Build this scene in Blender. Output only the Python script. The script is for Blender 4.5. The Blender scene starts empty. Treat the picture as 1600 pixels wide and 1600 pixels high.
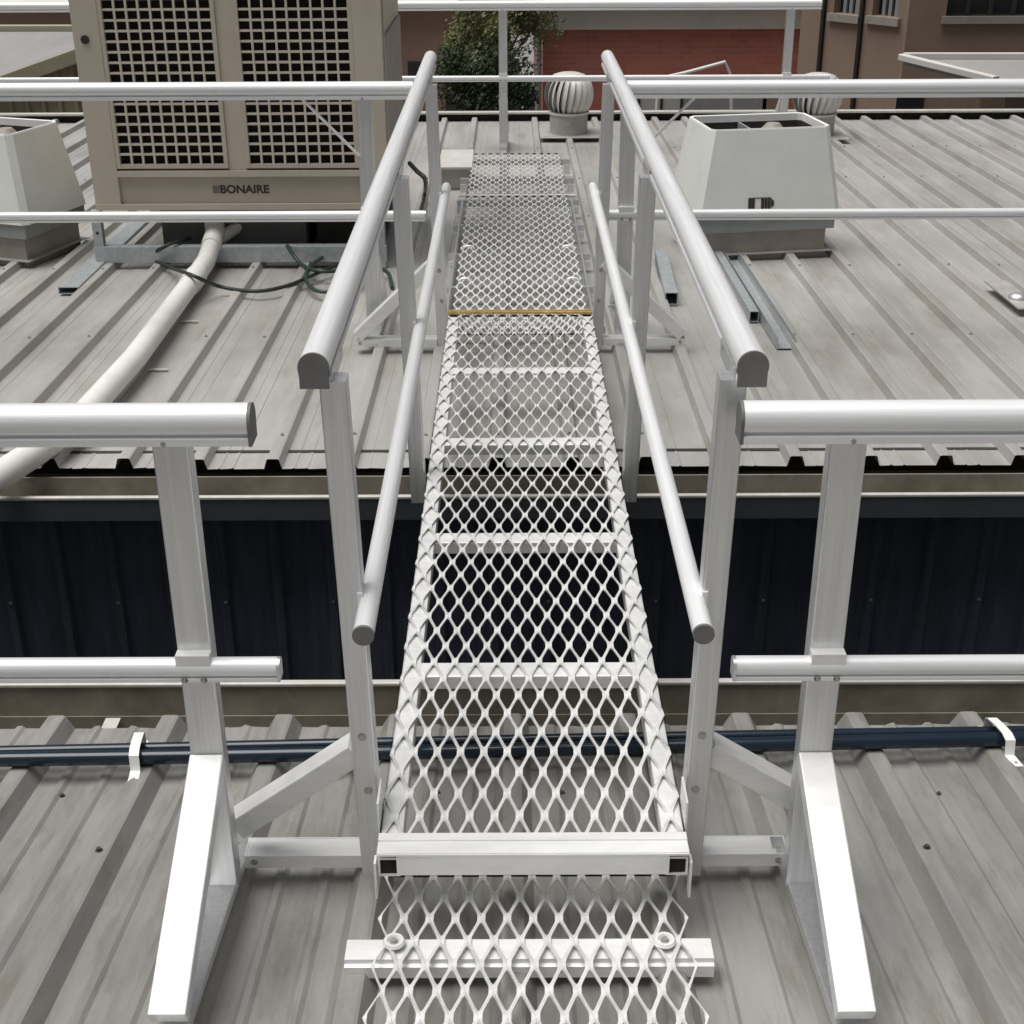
import bpy, bmesh, math, random
from mathutils import Vector, Matrix
random.seed(7)
S = bpy.context.scene
COL = S.collection
R = math.radians

# ------------------------------------------------------------------ camera
F, PITCH, ROLL = 2163.76, .4468, -.0041
CAM = Vector((-.0376, -2.1447, 1.7455))
_fw = Vector((0, math.cos(PITCH), -math.sin(PITCH)))
_r = Vector((1, 0, 0)); _u = _r.cross(_fw)
RT = math.cos(ROLL)*_r + math.sin(ROLL)*_u
UP = -math.sin(ROLL)*_r + math.cos(ROLL)*_u
cd = bpy.data.cameras.new('camera'); cam = bpy.data.objects.new('camera', cd); COL.objects.link(cam)
m3 = Matrix((RT, UP, -_fw)).transposed()
cam.matrix_world = Matrix.Translation(CAM) @ m3.to_4x4()
cd.sensor_width = 36; cd.lens = F/1600*36; cd.clip_start = .05; cd.clip_end = 500
S.camera = cam
S.render.resolution_x = S.render.resolution_y = 1024

# ------------------------------------------------------------------ sky, sun, exposure
W = bpy.data.worlds.new('World'); S.world = W; W.use_nodes = True
SUN_EL, SUN_AZ = R(74), R(-98)          # azimuth measured from +Y towards +X
nt = W.node_tree; nt.nodes.clear()
o = nt.nodes.new('ShaderNodeOutputWorld'); b = nt.nodes.new('ShaderNodeBackground')
sk = nt.nodes.new('ShaderNodeTexSky'); sk.sky_type = 'NISHITA'; sk.sun_disc = False
sk.sun_elevation = SUN_EL; sk.sun_rotation = SUN_AZ; sk.dust_density = 6; sk.air_density = 1.5; sk.ozone_density = 1
hs = nt.nodes.new('ShaderNodeHueSaturation'); hs.inputs['Saturation'].default_value = .3
nt.links.new(sk.outputs[0], hs.inputs['Color']); nt.links.new(hs.outputs[0], b.inputs[0])
b.inputs[1].default_value = .05; nt.links.new(b.outputs[0], o.inputs[0])
sl = bpy.data.lights.new('sun', 'SUN'); sl.energy = 3.4; sl.angle = R(50); sl.color = (1, .985, .965)
so = bpy.data.objects.new('sun', sl); COL.objects.link(so)
sd = Vector((math.sin(SUN_AZ)*math.cos(SUN_EL), math.cos(SUN_AZ)*math.cos(SUN_EL), math.sin(SUN_EL)))
so.rotation_euler = (-sd).to_track_quat('-Z', 'Y').to_euler(); so.location = (0, 0, 30)
S.view_settings.view_transform = 'Standard'; S.view_settings.look = 'None'
S.view_settings.exposure = 0; S.view_settings.gamma = 1; S.view_settings.use_curve_mapping = False

# ------------------------------------------------------------------ pixel -> place helpers (photo pixels, 1600 wide)
def ray(x, y): return _fw*F + RT*(x-800) + UP*(800-y)
def atY(x, y, Y): d = ray(x, y); return CAM + d*((Y-CAM.y)/d.y)
def atZ(x, y, z): d = ray(x, y); return CAM + d*((z-CAM.z)/d.z)
def onplane(x, y, z0, s, Y0):
    d = ray(x, y); return CAM + d*((z0+s*(CAM.y-Y0)-CAM.z)/(d.z-s*d.y))
NZ0, NS = -.165, -.14                       # near roof rib tops
def nz(Y): return NZ0 + NS*Y
FZ0, FS, FY0 = -.13, -.025, 2.2             # far roof rib tops
def fz(Y): return FZ0 + FS*(Y-FY0)

# ------------------------------------------------------------------ materials
def mat(name, col, rough=.5, metal=0., var=.0, scale=8., stretch=(1, 1, 1), bump=0., bscale=60., col2=None, rnd=0., spec=.5,
        spots=None, rvar=0.):
    m = bpy.data.materials.new(name); m.use_nodes = True; t = m.node_tree; N = t.nodes; L = t.links
    p = N['Principled BSDF']; p.inputs['Metallic'].default_value = metal; p.inputs['Roughness'].default_value = rough
    p.inputs['Specular IOR Level'].default_value = spec
    c = (*col, 1)
    g = N.new('ShaderNodeNewGeometry'); mp = N.new('ShaderNodeMapping'); mp.inputs['Scale'].default_value = stretch
    L.new(g.outputs['Position'], mp.inputs['Vector'])
    last = None
    if var or col2:
        n = N.new('ShaderNodeTexNoise'); n.inputs['Scale'].default_value = scale; n.inputs['Detail'].default_value = 7
        n.inputs['Roughness'].default_value = .62
        L.new(mp.outputs[0], n.inputs['Vector'])
        rp = N.new('ShaderNodeValToRGB'); rp.color_ramp.elements[0].position = .32; rp.color_ramp.elements[1].position = .68
        a = col2 or tuple(x*(1-var) for x in col); d = col if col2 else tuple(min(1, x*(1+var)) for x in col)
        rp.color_ramp.elements[0].color = (*a, 1); rp.color_ramp.elements[1].color = (*d, 1)
        L.new(n.outputs[0], rp.inputs[0]); last = rp.outputs[0]
        if rvar:
            mr = N.new('ShaderNodeMapRange'); mr.inputs[3].default_value = rough-rvar; mr.inputs[4].default_value = rough+rvar
            L.new(n.outputs[0], mr.inputs[0]); L.new(mr.outputs[0], p.inputs['Roughness'])
    if spots:      # (colour, scale, threshold lo, hi, amount)
        sc, ss, lo, hi, am = spots
        n = N.new('ShaderNodeTexNoise'); n.inputs['Scale'].default_value = ss; n.inputs['Detail'].default_value = 9
        n.inputs['Roughness'].default_value = .7
        mp2 = N.new('ShaderNodeMapping'); mp2.inputs['Scale'].default_value = (stretch[0]*.5+.5, stretch[1]*.6+.2, 1)
        L.new(g.outputs['Position'], mp2.inputs['Vector']); L.new(mp2.outputs[0], n.inputs['Vector'])
        mr = N.new('ShaderNodeMapRange'); mr.inputs[1].default_value = lo; mr.inputs[2].default_value = hi
        mr.inputs[4].default_value = am; L.new(n.outputs[0], mr.inputs[0])
        mx = N.new('ShaderNodeMix'); mx.data_type = 'RGBA'; L.new(mr.outputs[0], mx.inputs[0])
        if last: L.new(last, mx.inputs[6])
        else: mx.inputs[6].default_value = c
        mx.inputs[7].default_value = (*sc, 1); last = mx.outputs[2]
    if rnd:
        oi = N.new('ShaderNodeObjectInfo'); mr = N.new('ShaderNodeMapRange'); mr.inputs[3].default_value = 1-rnd; mr.inputs[4].default_value = 1+rnd
        L.new(oi.outputs['Random'], mr.inputs[0]); hv = N.new('ShaderNodeHueSaturation'); L.new(mr.outputs[0], hv.inputs['Value'])
        if last: L.new(last, hv.inputs['Color'])
        else: hv.inputs['Color'].default_value = c
        last = hv.outputs[0]
    if last: L.new(last, p.inputs['Base Color'])
    else: p.inputs['Base Color'].default_value = c
    if bump:
        n = N.new('ShaderNodeTexNoise'); n.inputs['Scale'].default_value = bscale; n.inputs['Detail'].default_value = 4
        L.new(mp.outputs[0], n.inputs['Vector']); bp = N.new('ShaderNodeBump'); bp.inputs['Strength'].default_value = bump
        bp.inputs['Distance'].default_value = .004; L.new(n.outputs[0], bp.inputs['Height']); L.new(bp.outputs[0], p.inputs['Normal'])
    return m

M = {}
M['alu'] = mat('satin_aluminium', (.68, .685, .69), .38, .8, .09, 9, (12, 12, .3), .05, 30, rnd=.05, rvar=.12)  # greyer base: shade of the posts' upright faces put into the colour
for ax_, st_ in (('x', (.25, 14, 14)), ('y', (14, .25, 14))):
    M['alurail_'+ax_] = mat('satin_anodised_lit_rail_'+ax_, (.80, .805, .81), .36, .2, .07, 9, st_, .05, 30, rnd=.03, rvar=.12)  # whiter base: bright rail tops put into the colour
M['alumesh'] = mat('mill_aluminium_mesh', (.80, .80, .785), .42, .3, .10, 26, rvar=.12)
M['alubar'] = mat('brushed_aluminium_bar', (.78, .78, .77), .42, .25, .09, 22, (.25, 1, 1), rvar=.06)
M['cap'] = mat('grey_plastic_cap', (.15, .148, .142), .6, 0, .08, 30)
M['steel'] = mat('zinc_bolt', (.42, .41, .38), .45, .7, .1, 60)
M['hole'] = mat('dark_bolt', (.05, .05, .05), .6)
M['nroof'] = mat('weathered_zinc_roof', (.34, .332, .312), .5, .2, .0, 4.0, (3.6, .5, 1), .16, 35, col2=(.25, .244, .23), rnd=.05,
                 spots=((.17, .152, .12), 8, .50, .72, .7), rvar=.12)
M['froof'] = mat('pale_zinc_roof', (.465, .458, .438), .48, .28, .0, 2.4, (2.6, .5, 1), .14, 30, col2=(.365, .357, .338), rnd=.05,
                 spots=((.28, .24, .19), 3.2, .50, .74, .62), rvar=.08)
M['galv'] = mat('galvanised_steel', (.42, .45, .46), .42, .45, .14, 35, rvar=.08)
M['gutin'] = mat('dirty_gutter_steel', (.30, .275, .225), .7, .1, .0, 7, (1, 3, 1), .15, 40, col2=(.17, .155, .12))
M['lip'] = mat('gutter_lip', (.55, .53, .49), .5, .2, .1, 20)
M['gutdark'] = mat('slate_painted_gutter', (.052, .06, .068), .5, 0, .1, 8)
M['navy'] = mat('navy_wall_sheet', (.055, .064, .085), .45, 0, .25, 6, (6, 6, .5), rnd=.12, spec=.3)
M['beige'] = mat('beige_cabinet_paint', (.47, .415, .34), .5, 0, .07, 3, (1, 1, .5), rnd=.02, spots=((.33, .28, .22), 5, .55, .8, .4))
M['beige2'] = mat('darker_beige_panel', (.41, .36, .295), .55, 0, .06, 3)  # slightly darker beige for the lower panel
M['beigewire'] = mat('pale_beige_wire', (.55, .50, .42), .5, 0, .05, 5)
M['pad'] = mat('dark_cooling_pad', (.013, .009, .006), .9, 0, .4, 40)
M['white'] = mat('white_moulded_cowl', (.70, .71, .68), .5, 0, .05, 5, rnd=.02, spots=((.5, .48, .43), 6, .55, .8, .35))
M['whiterim'] = mat('white_rim', (.80, .80, .78), .45)
M['pvc'] = mat('white_pvc', (.76, .75, .72), .4, 0, .05, 9, spots=((.5, .47, .4), 8, .58, .8, .5))
M['dark'] = mat('dark_void_steel', (.03, .028, .026), .8, 0, .3, 12)
M['ductgrey'] = mat('grey_green_duct', (.10, .108, .10), .6, .1, .15, 9)
M['conduit'] = mat('dark_blue_pipe', (.008, .017, .03), .18, 0, .25, 10, (.4, 1, 1))
M['cable'] = mat('black_green_cable', (.022, .027, .022), .5)
M['hose'] = mat('dark_green_hose', (.025, .05, .04), .45)
M['yellow'] = mat('worn_yellow_paint', (.42, .29, .11), .6, 0, .25, 30)
M['print'] = mat('dark_print', (.035, .028, .022), .6)
M['printg'] = mat('grey_print', (.13, .12, .105), .6)
M['curb'] = mat('taupe_flashing', (.30, .27, .235), .6, .05, .12, 8)
M['gbase'] = mat('grey_cowl_base', (.27, .285, .285), .55, .1, .08, 8)
M['turb'] = mat('pale_painted_metal', (.60, .59, .55), .45, .15, .08, 12)
M['turbbase'] = mat('dull_zinc_throat', (.40, .385, .36), .55, .25, .15, 10)
M['concrete'] = mat('yard_concrete', (.22, .21, .20), .85, 0, .2, .8, (1, 1, 1), .1, 5)
M['brown'] = mat('brown_render', (.25, .178, .135), .85, 0, .12, .6, (1, 1, 1), .1, 8, spots=((.2, .08, .06), .8, .6, .75, .35))
M['olive'] = mat('olive_wall_sheet', (.27, .24, .15), .6, 0, .12, 2)
M['oliveb'] = mat('olive_barge', (.34, .32, .22), .6, 0, .08, 3)
M['tileroof'] = mat('grey_shed_roof', (.27, .26, .255), .7, 0, .12, 1.2, (1, .3, 1))
M['wtrim'] = mat('white_trim', (.62, .61, .59), .6, 0, .06, 2)
M['fascia'] = mat('pale_fascia', (.62, .60, .56), .6, 0, .08, .8)
M['glass'] = mat('dark_window_glass', (.02, .023, .025), .12, 0, .2, 1)
M['panel'] = mat('pale_window_panel', (.42, .43, .41), .5, 0, .1, 1)
M['leaf'] = mat('olive_leaves', (.26, .27, .13), .8, 0, .0, 1.1, col2=(.11, .13, .065), spec=.15)
M['leafd'] = mat('dark_leaves', (.045, .06, .034), .85, 0, .3, 1.5, spec=.1)
M['bark'] = mat('grey_bark', (.16, .14, .11), .9, 0, .3, 6)
M['brick'] = mat('red_brick', (.2, .06, .045), .85)
def brickmat():
    m = M['brick']; t = m.node_tree; N = t.nodes; L = t.links; p = N['Principled BSDF']
    g = N.new('ShaderNodeNewGeometry'); sx = N.new('ShaderNodeSeparateXYZ'); cx = N.new('ShaderNodeCombineXYZ')
    L.new(g.outputs['Position'], sx.inputs[0]); L.new(sx.outputs[0], cx.inputs[0]); L.new(sx.outputs[2], cx.inputs[1])
    br = N.new('ShaderNodeTexBrick'); L.new(cx.outputs[0], br.inputs['Vector'])
    br.inputs['Color1'].default_value = (.44, .155, .12, 1); br.inputs['Color2'].default_value = (.37, .125, .098, 1)
    br.inputs['Mortar'].default_value = (.37, .18, .145, 1); br.inputs['Scale'].default_value = 1
    br.inputs['Brick Width'].default_value = .24; br.inputs['Row Height'].default_value = .086; br.inputs['Mortar Size'].default_value = .009
    L.new(br.outputs[0], p.inputs['Base Color'])
brickmat()

# ------------------------------------------------------------------ mesh helpers
class MB:
    def __init__(s): s.v = []; s.f = []
    def add(s, vs, fs):
        k = len(s.v); s.v += [tuple(v) for v in vs]; s.f += [tuple(i+k for i in f) for f in fs]; return s
    def box(s, x0, x1, y0, y1, z0, z1, mtx=None):
        vs = [Vector(q) for q in ((x0, y0, z0), (x1, y0, z0), (x1, y1, z0), (x0, y1, z0), (x0, y0, z1), (x1, y0, z1), (x1, y1, z1), (x0, y1, z1))]
        if mtx: vs = [mtx @ v for v in vs]
        return s.add(vs, [(0, 3, 2, 1), (4, 5, 6, 7), (0, 1, 5, 4), (1, 2, 6, 5), (2, 3, 7, 6), (3, 0, 4, 7)])
    def sweep(s, prof, p0, p1, up=(0, 0, 1), inner=None):
        """2-D profile (list of (side, up)) swept from p0 to p1; inner = profile of the hollow"""
        p0 = Vector(p0); p1 = Vector(p1); d = (p1-p0).normalized(); up = Vector(up)
        sd_ = d.cross(up).normalized(); u2 = sd_.cross(d)
        def ringpts(pr, p): return [p + sd_*a + u2*c for a, c in pr]
        n = len(prof); vs = ringpts(prof, p0)+ringpts(prof, p1)
        fs = [(i, (i+1) % n, n+(i+1) % n, n+i) for i in range(n)]
        if inner:
            k = 2*n; vs += ringpts(inner, p0)+ringpts(inner, p1)
            fs += [(k+(i+1) % n, k+i, k+n+i, k+n+(i+1) % n) for i in range(n)]
            fs += [((i+1) % n, i, k+i, k+(i+1) % n) for i in range(n)]
            fs += [(n+i, n+(i+1) % n, k+n+(i+1) % n, k+n+i) for i in range(n)]
        else: fs += [tuple(range(n-1, -1, -1)), tuple(range(n, 2*n))]
        return s.add(vs, fs)
    def tube(s, pts, r, n=12, caps=True):
        pts = [Vector(p) for p in pts]; vs = []; fs = []; ref = None
        for i, p in enumerate(pts):
            d = (pts[min(i+1, len(pts)-1)]-pts[max(i-1, 0)]).normalized()
            if ref is None: ref = d.orthogonal().normalized()
            ref = (ref-d*ref.dot(d)).normalized(); q = d.cross(ref)
            rr = r[i] if isinstance(r, (list, tuple)) else r
            vs += [p+(ref*math.cos(2*math.pi*k/n)+q*math.sin(2*math.pi*k/n))*rr for k in range(n)]
        for i in range(len(pts)-1):
            fs += [(i*n+k, i*n+(k+1) % n, (i+1)*n+(k+1) % n, (i+1)*n+k) for k in range(n)]
        if caps: fs += [tuple(range(n-1, -1, -1)), tuple((len(pts)-1)*n+k for k in range(n))]
        return s.add(vs, fs)
    def build(s, name, m, parent=None, smooth=None):
        me = bpy.data.meshes.new(name); me.from_pydata(s.v, [], s.f); me.validate()
        bm = bmesh.new(); bm.from_mesh(me); bmesh.ops.recalc_face_normals(bm, faces=bm.faces); bm.to_mesh(me); bm.free()
        me.materials.append(M[m])
        ob = bpy.data.objects.new(name, me); COL.objects.link(ob)
        if smooth:
            for p in me.polygons: p.use_smooth = True
            me.set_sharp_from_angle(angle=R(smooth))
        if parent: par(ob, parent)
        return ob
def par(ob, parent):
    ob.parent = parent
    ob.matrix_parent_inverse = wm(parent).inverted()
def wm(o_):
    mtx = o_.matrix_basis.copy(); q = o_
    while q.parent: mtx = q.parent.matrix_basis @ q.matrix_parent_inverse @ mtx if False else q.parent.matrix_basis @ (q.matrix_parent_inverse @ mtx); q = q.parent
    return mtx
def tag(ob, label=None, cat=None, group=None, kind=None):
    if label: ob['label'] = label
    if cat: ob['category'] = cat
    if group: ob['group'] = group
    if kind: ob['kind'] = kind
    return ob
def empty(name, loc, label, cat, group=None):
    e = bpy.data.objects.new(name, None); COL.objects.link(e); e.location = loc; e.empty_display_size = .1
    return tag(e, label, cat, group)
def share(ob, name, loc=None, parent=None, rot=None):
    c = ob.copy(); COL.objects.link(c); c.name = name
    if loc is not None: c.location = loc
    if rot is not None: c.rotation_euler = rot
    if parent: c.parent = parent
    return c
def rrect(w, h, r=.004, n=3, cx=0, cy=0):
    out = []
    for sx, sy, a0 in ((1, 1, 0), (-1, 1, 90), (-1, -1, 180), (1, -1, 270)):
        for k in range(n+1):
            a = R(a0+90*k/n); out.append((cx+sx*(w/2-r)+r*math.cos(a), cy+sy*(h/2-r)+r*math.sin(a)))
    return out
def railprof(r, skirt_w, skirt_d, groove=.004):
    """rounded-top extrusion with a square skirt below"""
    out = [(r*math.cos(R(a)), r*math.sin(R(a))) for a in range(-38, 219, 16)]
    yb = r*math.sin(R(-38))
    k_ = r/.027
    out += [(-skirt_w*.62, yb-.002*k_), (-skirt_w*.62, yb-.0065*k_), (-skirt_w, yb-.0075*k_), (-skirt_w, -r-skirt_d), (skirt_w, -r-skirt_d),
            (skirt_w, yb-.0075*k_), (skirt_w*.62, yb-.0065*k_), (skirt_w*.62, yb-.002*k_)]
    return out
def capprof(pr, k=1.02):
    r = max(a for a, c in pr); b_ = min(c for a, c in pr); w = r*.93
    return [(r*k*math.cos(R(a)), r*k*math.sin(R(a))) for a in range(-20, 201, 14)]+[(-w*k, -r*.55), (-w*k, b_*k), (w*k, b_*k), (w*k, -r*.55)]
def hexbolt(p, axis, r=.009, h=.007, parent=None, m='steel', name='bolt'):
    b_ = MB(); p = Vector(p); a = Vector(axis).normalized(); q = a.orthogonal().normalized(); w = a.cross(q)
    b_.tube([p-a*.002, p+a*.0012], r*1.45, 14); b_.tube([p, p+a*h], r, 6)
    return b_.build(name, m, parent)
PROF_H = railprof(.027, .0245, .010)
PROF_G = railprof(.029, .027, .010)
PROF_GM = railprof(.0185, .0172, .005)

# ------------------------------------------------------------------ expanded mesh
def exmesh(name, x0, x1, y0, y1, zf, m, parent, PX=.05, PY=.146, th=.0035, tilt=.0042, clip=True, fat=.975):
    mb = MB(); hx, hy = PX/2, PY/2
    hole = [(0, .0545), (.0036, .0482), (.0148, .0188), (.0176, .010), (.0176, -.010), (.0148, -.0188), (.0036, -.0482), (0, -.0545),
            (-.0036, -.0482), (-.0148, -.0188), (-.0176, -.010), (-.0176, .010), (-.0148, .0188), (-.0036, .0482)]
    hole = [(a*fat, c*fat) for a, c in hole]; n = len(hole)
    outer = []
    for (a, c) in hole:      # radial projection on the rhombus
        k = 1/(abs(a)/hx+abs(c)/hy); outer.append((a*k, c*k))
    # put true corners in
    outer[0] = (0, hy); outer[7] = (0, -hy)
    ring_o = []; ring_i = []
    for i in range(n):
        ring_o.append(outer[i]); ring_i.append(hole[i])
        if i == 3: ring_o.append((hx, 0)); ring_i.append((.0177*fat, 0))
        if i == 10: ring_o.append((-hx, 0)); ring_i.append((-.0177*fat, 0))
    n = len(ring_o)
    rows = int(round((y1-y0)/hy)); cols = int(round((x1-x0)/PX))
    for j in range(rows+1):
        cy = y0+j*hy
        nn = cols if j % 2 == 0 else cols-1+2*clip
        for i in range(nn):
            cx = x0+hx+i*PX+((hx-PX*clip) if j % 2 else 0)
            pts_o = [(cx+a, cy+c) for a, c in ring_o]; pts_i = [(cx+a, cy+c) for a, c in ring_i]
            if clip: pts_o, pts_i = [[(max(x0, min(x1, a)), c) for a, c in q_] for q_ in (pts_o, pts_i)]
            if j == 0: pts_o = [(a, max(c, y0)) for a, c in pts_o]; pts_i = [(a, max(c, y0)) for a, c in pts_i]
            if j == rows: pts_o = [(a, min(c, y1)) for a, c in pts_o]; pts_i = [(a, min(c, y1)) for a, c in pts_i]
            tz = [tilt*max(-1, min(1, c/.04)) for a, c in ring_i]
            vs = [(a, c, zf(c)) for a, c in pts_o]+[(a, c, zf(c)+tz[k]) for k, (a, c) in enumerate(pts_i)]
            vs += [(a, c, zf(c)-th) for a, c in pts_o]+[(a, c, zf(c)-th+tz[k]) for k, (a, c) in enumerate(pts_i)]
            fs = []
            for k in range(n):
                q = (k+1) % n
                fs += [(k, q, n+q, n+k), (2*n+q, 2*n+k, 3*n+k, 3*n+q), (n+k, n+q, 3*n+q, 3*n+k)]
                edge = (i == 0 and ring_o[k][0] <= 1e-6 and ring_o[q][0] <= 1e-6) or (i == nn-1 and ring_o[k][0] >= -1e-6 and ring_o[q][0] >= -1e-6) or j in (0, rows)
                if edge: fs.append((q, k, 2*n+k, 2*n+q))
            mb.add(vs, fs)
    me = bpy.data.meshes.new(name); me.from_pydata(mb.v, [], mb.f); me.materials.append(M[m])
    ob = bpy.data.objects.new(name, me); COL.objects.link(ob)
    par(ob, parent); return ob

# ================================================================== SETTING
GZ = -4.8
tag(MB().box(-90, 90, -20, 160, GZ-.3, GZ).build('ground', 'concrete'), kind='structure')

# ------------------------------------------------------------------ roof sheets
def sheet_profile(x0, x1, ribs, base, top, h, minor):
    """cross-section points (x, dz below the rib top)"""
    pts = []
    for k, rx in enumerate(ribs):
        pts += [(rx-base/2, -h), (rx-top/2-.004, -.002), (rx-top/2+.003, 0), (rx+top/2-.003, 0), (rx+top/2+.004, -.002), (rx+base/2, -h)]
    for mx_, mw, mh in minor: pts += [(mx_-mw/2, -h), (mx_-mw/5, -h+mh), (mx_+mw/5, -h+mh), (mx_+mw/2, -h)]
    pts = [p for p in pts if x0-1e-6 <= p[0] <= x1+1e-6] + [(x0, -h), (x1, -h)]
    return sorted(pts)
def roof_sheet(parent, prof, y0, y1, zf, m, ny=6, lift=0., wob=.0):
    mb = MB(); n = len(prof); vs = []; rr = [random.uniform(-1, 1)*wob for _ in prof]
    for j in range(ny+1):
        Y = y0+(y1-y0)*j/ny
        for i, (x, dz) in enumerate(prof):
            w = rr[i] if j in (0, ny) and dz < -.01 else 0
            vs.append((x, Y+w, zf(Y)+dz+lift+random.uniform(-1, 1)*wob*.2*(dz < -.01)))
    mb.add(vs, [(j*n+i, j*n+i+1, (j+1)*n+i+1, (j+1)*n+i) for j in range(ny) for i in range(n-1)])
    ob = mb.build('roof_sheet', m, parent); return ob

nb = empty('near_building', (0, -2, GZ), 'building under the walkway\'s lower end with weathered ribbed grey roof and box gutter', 'building')
NP = .297; NX0 = .852
NY1 = .885
k = -8
while k < 8:
    ribs = [NX0+NP*(k+i) for i in range(3)]; x0 = ribs[0]-NP/2; x1 = ribs[-1]+NP/2
    minor = [(r_+s_*NP, .028, .006) for r_ in ribs for s_ in (-.36, .36)]
    minor = [(r_+NP*s_, .03, .0065) for r_ in ribs for s_ in (-.5+.16, .5-.16)]
    roof_sheet(nb, sheet_profile(x0, x1, ribs, .088, .036, .040, minor), -6, NY1, nz, 'nroof', 10, lift=.0008*(k % 2), wob=.003)
    k += 3
# roof screws on the ribs (proud, with washers)
scr = {}
def screw(p, parent, m='hole'):
    if m not in scr:
        b_ = MB(); b_.tube([(0, 0, -.001), (0, 0, .002)], .0085, 10); b_.tube([(0, 0, .002), (0, 0, .008)], .0055, 6)
        c = scr[m] = b_.build('roof_screw', m); c.location = p; c.parent = parent; c.matrix_parent_inverse = wm(parent).inverted(); return c
    c = scr[m].copy(); COL.objects.link(c); c.location = p; c.parent = parent; c.matrix_parent_inverse = wm(parent).inverted(); return c
for k in range(-8, 8):
    X = NX0+NP*k
    if -2.2 < X < 2.2:
        screw((X, .235+random.uniform(-.01, .01), nz(.235)), nb)
        screw((X+.118, .54+random.uniform(-.02, .02), nz(.54)-.040), nb)
# box gutter
gz = nz(NY1)-.03
g = MB()
for x0 in (-4.0,):
    g.box(x0, 4.0, NY1-.06, 1.075, gz-.12, gz-.115)
    g.box(x0, 4.0, 1.072, 1.077, gz-.12, gz+.0)
gut = g.build('gutter', 'gutin', nb)
MB().sweep(rrect(.022, .012, .004), (-4, 1.075, gz+.004), (4, 1.075, gz+.004)).build('gutter_lip', 'lip', gut, 12)
MB().box(-4, 4, .99, .993, gz-.115, gz-.045).build('gutter_inner_step', 'gutin', gut)
for X in (-1.115,):
    MB().box(X-.02, X+.02, NY1-.03, .985, gz-.05, gz-.046).build('gutter_strap', 'lip', nb)
MB().box(-4.0, 4.0, -6, NY1-.07, GZ, gz-.13).build('wall', 'navy', nb)

fb = empty('far_building', (0, 6, GZ), 'building under the walkway\'s far end with pale ribbed roof and navy sheet wall', 'building')
FP = .2557; FX0 = -1.11
k = -24
while k < 34:
    ribs = [FX0+FP*(k+i) for i in range(3)]; x0 = ribs[0]-FP/2; x1 = ribs[-1]+FP/2
    minor = [(r_+FP*.5-.012, .012, .002) for r_ in ribs[:2]]+[(r_+FP*.28, .01, .0018) for r_ in ribs]
    roof_sheet(fb, sheet_profile(x0, x1, ribs, .062, .034, .036, minor), FY0+random.uniform(-.006, .006), 10.0, fz, 'froof', 8, lift=.0008*(k % 2), wob=.003)
    k += 3
for k in range(-9, 22):
    for Y in (2.42, 3.62, 4.82, 6.02, 7.22, 8.42): screw((FX0+FP*k, Y+random.uniform(-.012, .012), fz(Y)), fb, 'steel')
# dark closure just inside the eave, gutter, fascia
MB().box(-7.4, 9, 2.34, 2.36, fz(2.2)-.14, fz(2.3)-.034).build('eave_closure', 'dark', fb)
ez = fz(2.2)-.03
g = MB(); g.box(-7.4, 9, 1.995, 2.33, ez-.085, ez-.08)
gut = g.build('gutter', 'gutin', fb)
MB().box(-7.4, 9, 1.985, 1.992, ez-.10, ez-.024).build('gutter_face', 'gutdark', gut)
MB().box(-7.4, 9, 2.14, 2.147, ez-.08, ez-.012).build('gutter_back', 'gutin', gut)
MB().sweep(rrect(.018, .012, .004), (-7.4, 1.989, ez-.018), (9, 1.989, ez-.018)).build('gutter_lip', 'lip', gut, 12)
# navy wall sheets under the eave
sw = .762; X = -7.62
wsm = None
while X < 9:
    mb = MB(); pts = []
    for i in range(4):
        xx = i*sw/4
        pts += [(xx, 0), (xx+.07, 0), (xx+.078, -.016), (xx+.102, -.016), (xx+.11, 0), (xx+.19, 0)]
    n = len(pts); vs = [(x_, y_, z_) for z_ in (GZ-ez+.0, -.09) for x_, y_ in pts]
    ob = mb.add(vs, [(i, i+1, n+i+1, n+i) for i in range(n-1)]).build('wall_sheet', 'navy')
    ob.location = (X, 2.16, ez); ob.parent = fb; ob.matrix_parent_inverse = wm(fb).inverted()
    for i in (0, 2):
        p_ = (X+i*sw/4+.09, 2.143, ez-.50)
        hexbolt(p_, (0, -1, 0), .0045, .004, fb, 'steel', 'wall_screw')
    X += sw
MB().box(-7.5, 9, 2.4, 9.95, GZ, fz(10)-.08).build('wall', 'navy', fb)
# far edge capping
ey = 10.0
g = MB(); g.box(-7.5, 9, ey-.02, ey+.06, fz(ey)+.036, fz(ey)+.041); g.box(-7.5, 9, ey-.024, ey-.02, fz(ey)+.026, fz(ey)+.041)
g.build('edge_capping', 'lip', fb); MB().box(-7.5, 9, ey+.05, ey+.058, fz(ey)-.2, fz(ey)+.036).build('edge_upstand', 'dark', fb)  # upstand coloured near-black for the shadow under the capping

# ================================================================== WALKWAY BRIDGE
wk = empty('roof_walkway', (0, 1.7, -.17), 'aluminium walkway bridge with expanded mesh deck and two round handrails spanning the dark gap', 'walkway')
DL = 3.42
exmesh('deck_mesh', -.3, .3, .02, .02+46*.073, lambda Y: .0, 'alumesh', wk)
po = rrect(.044, .044, .003, 2); pi_ = rrect(.036, .036, .002, 2)
for s_ in (-1, 1):
    MB().sweep(po, (s_*.277, -.03, -.027), (s_*.277, DL, -.027), inner=pi_).build('stringer', 'alubar', wk, 40)
    MB().box(s_*.277-.0182, s_*.277+.0182, -.026, -.022, -.0452, -.0088).build('tube_shade_plate', 'pad', wk)  # added black plate, stands in for the dark inside of the open tube
for Y in (.648, 1.342, 2.045, 2.73):
    MB().sweep(rrect(.062, .036, .003, 2), (-.255, Y, -.0225), (.255, Y, -.0225)).build('cross_bar', 'alubar', wk, 12)
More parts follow.
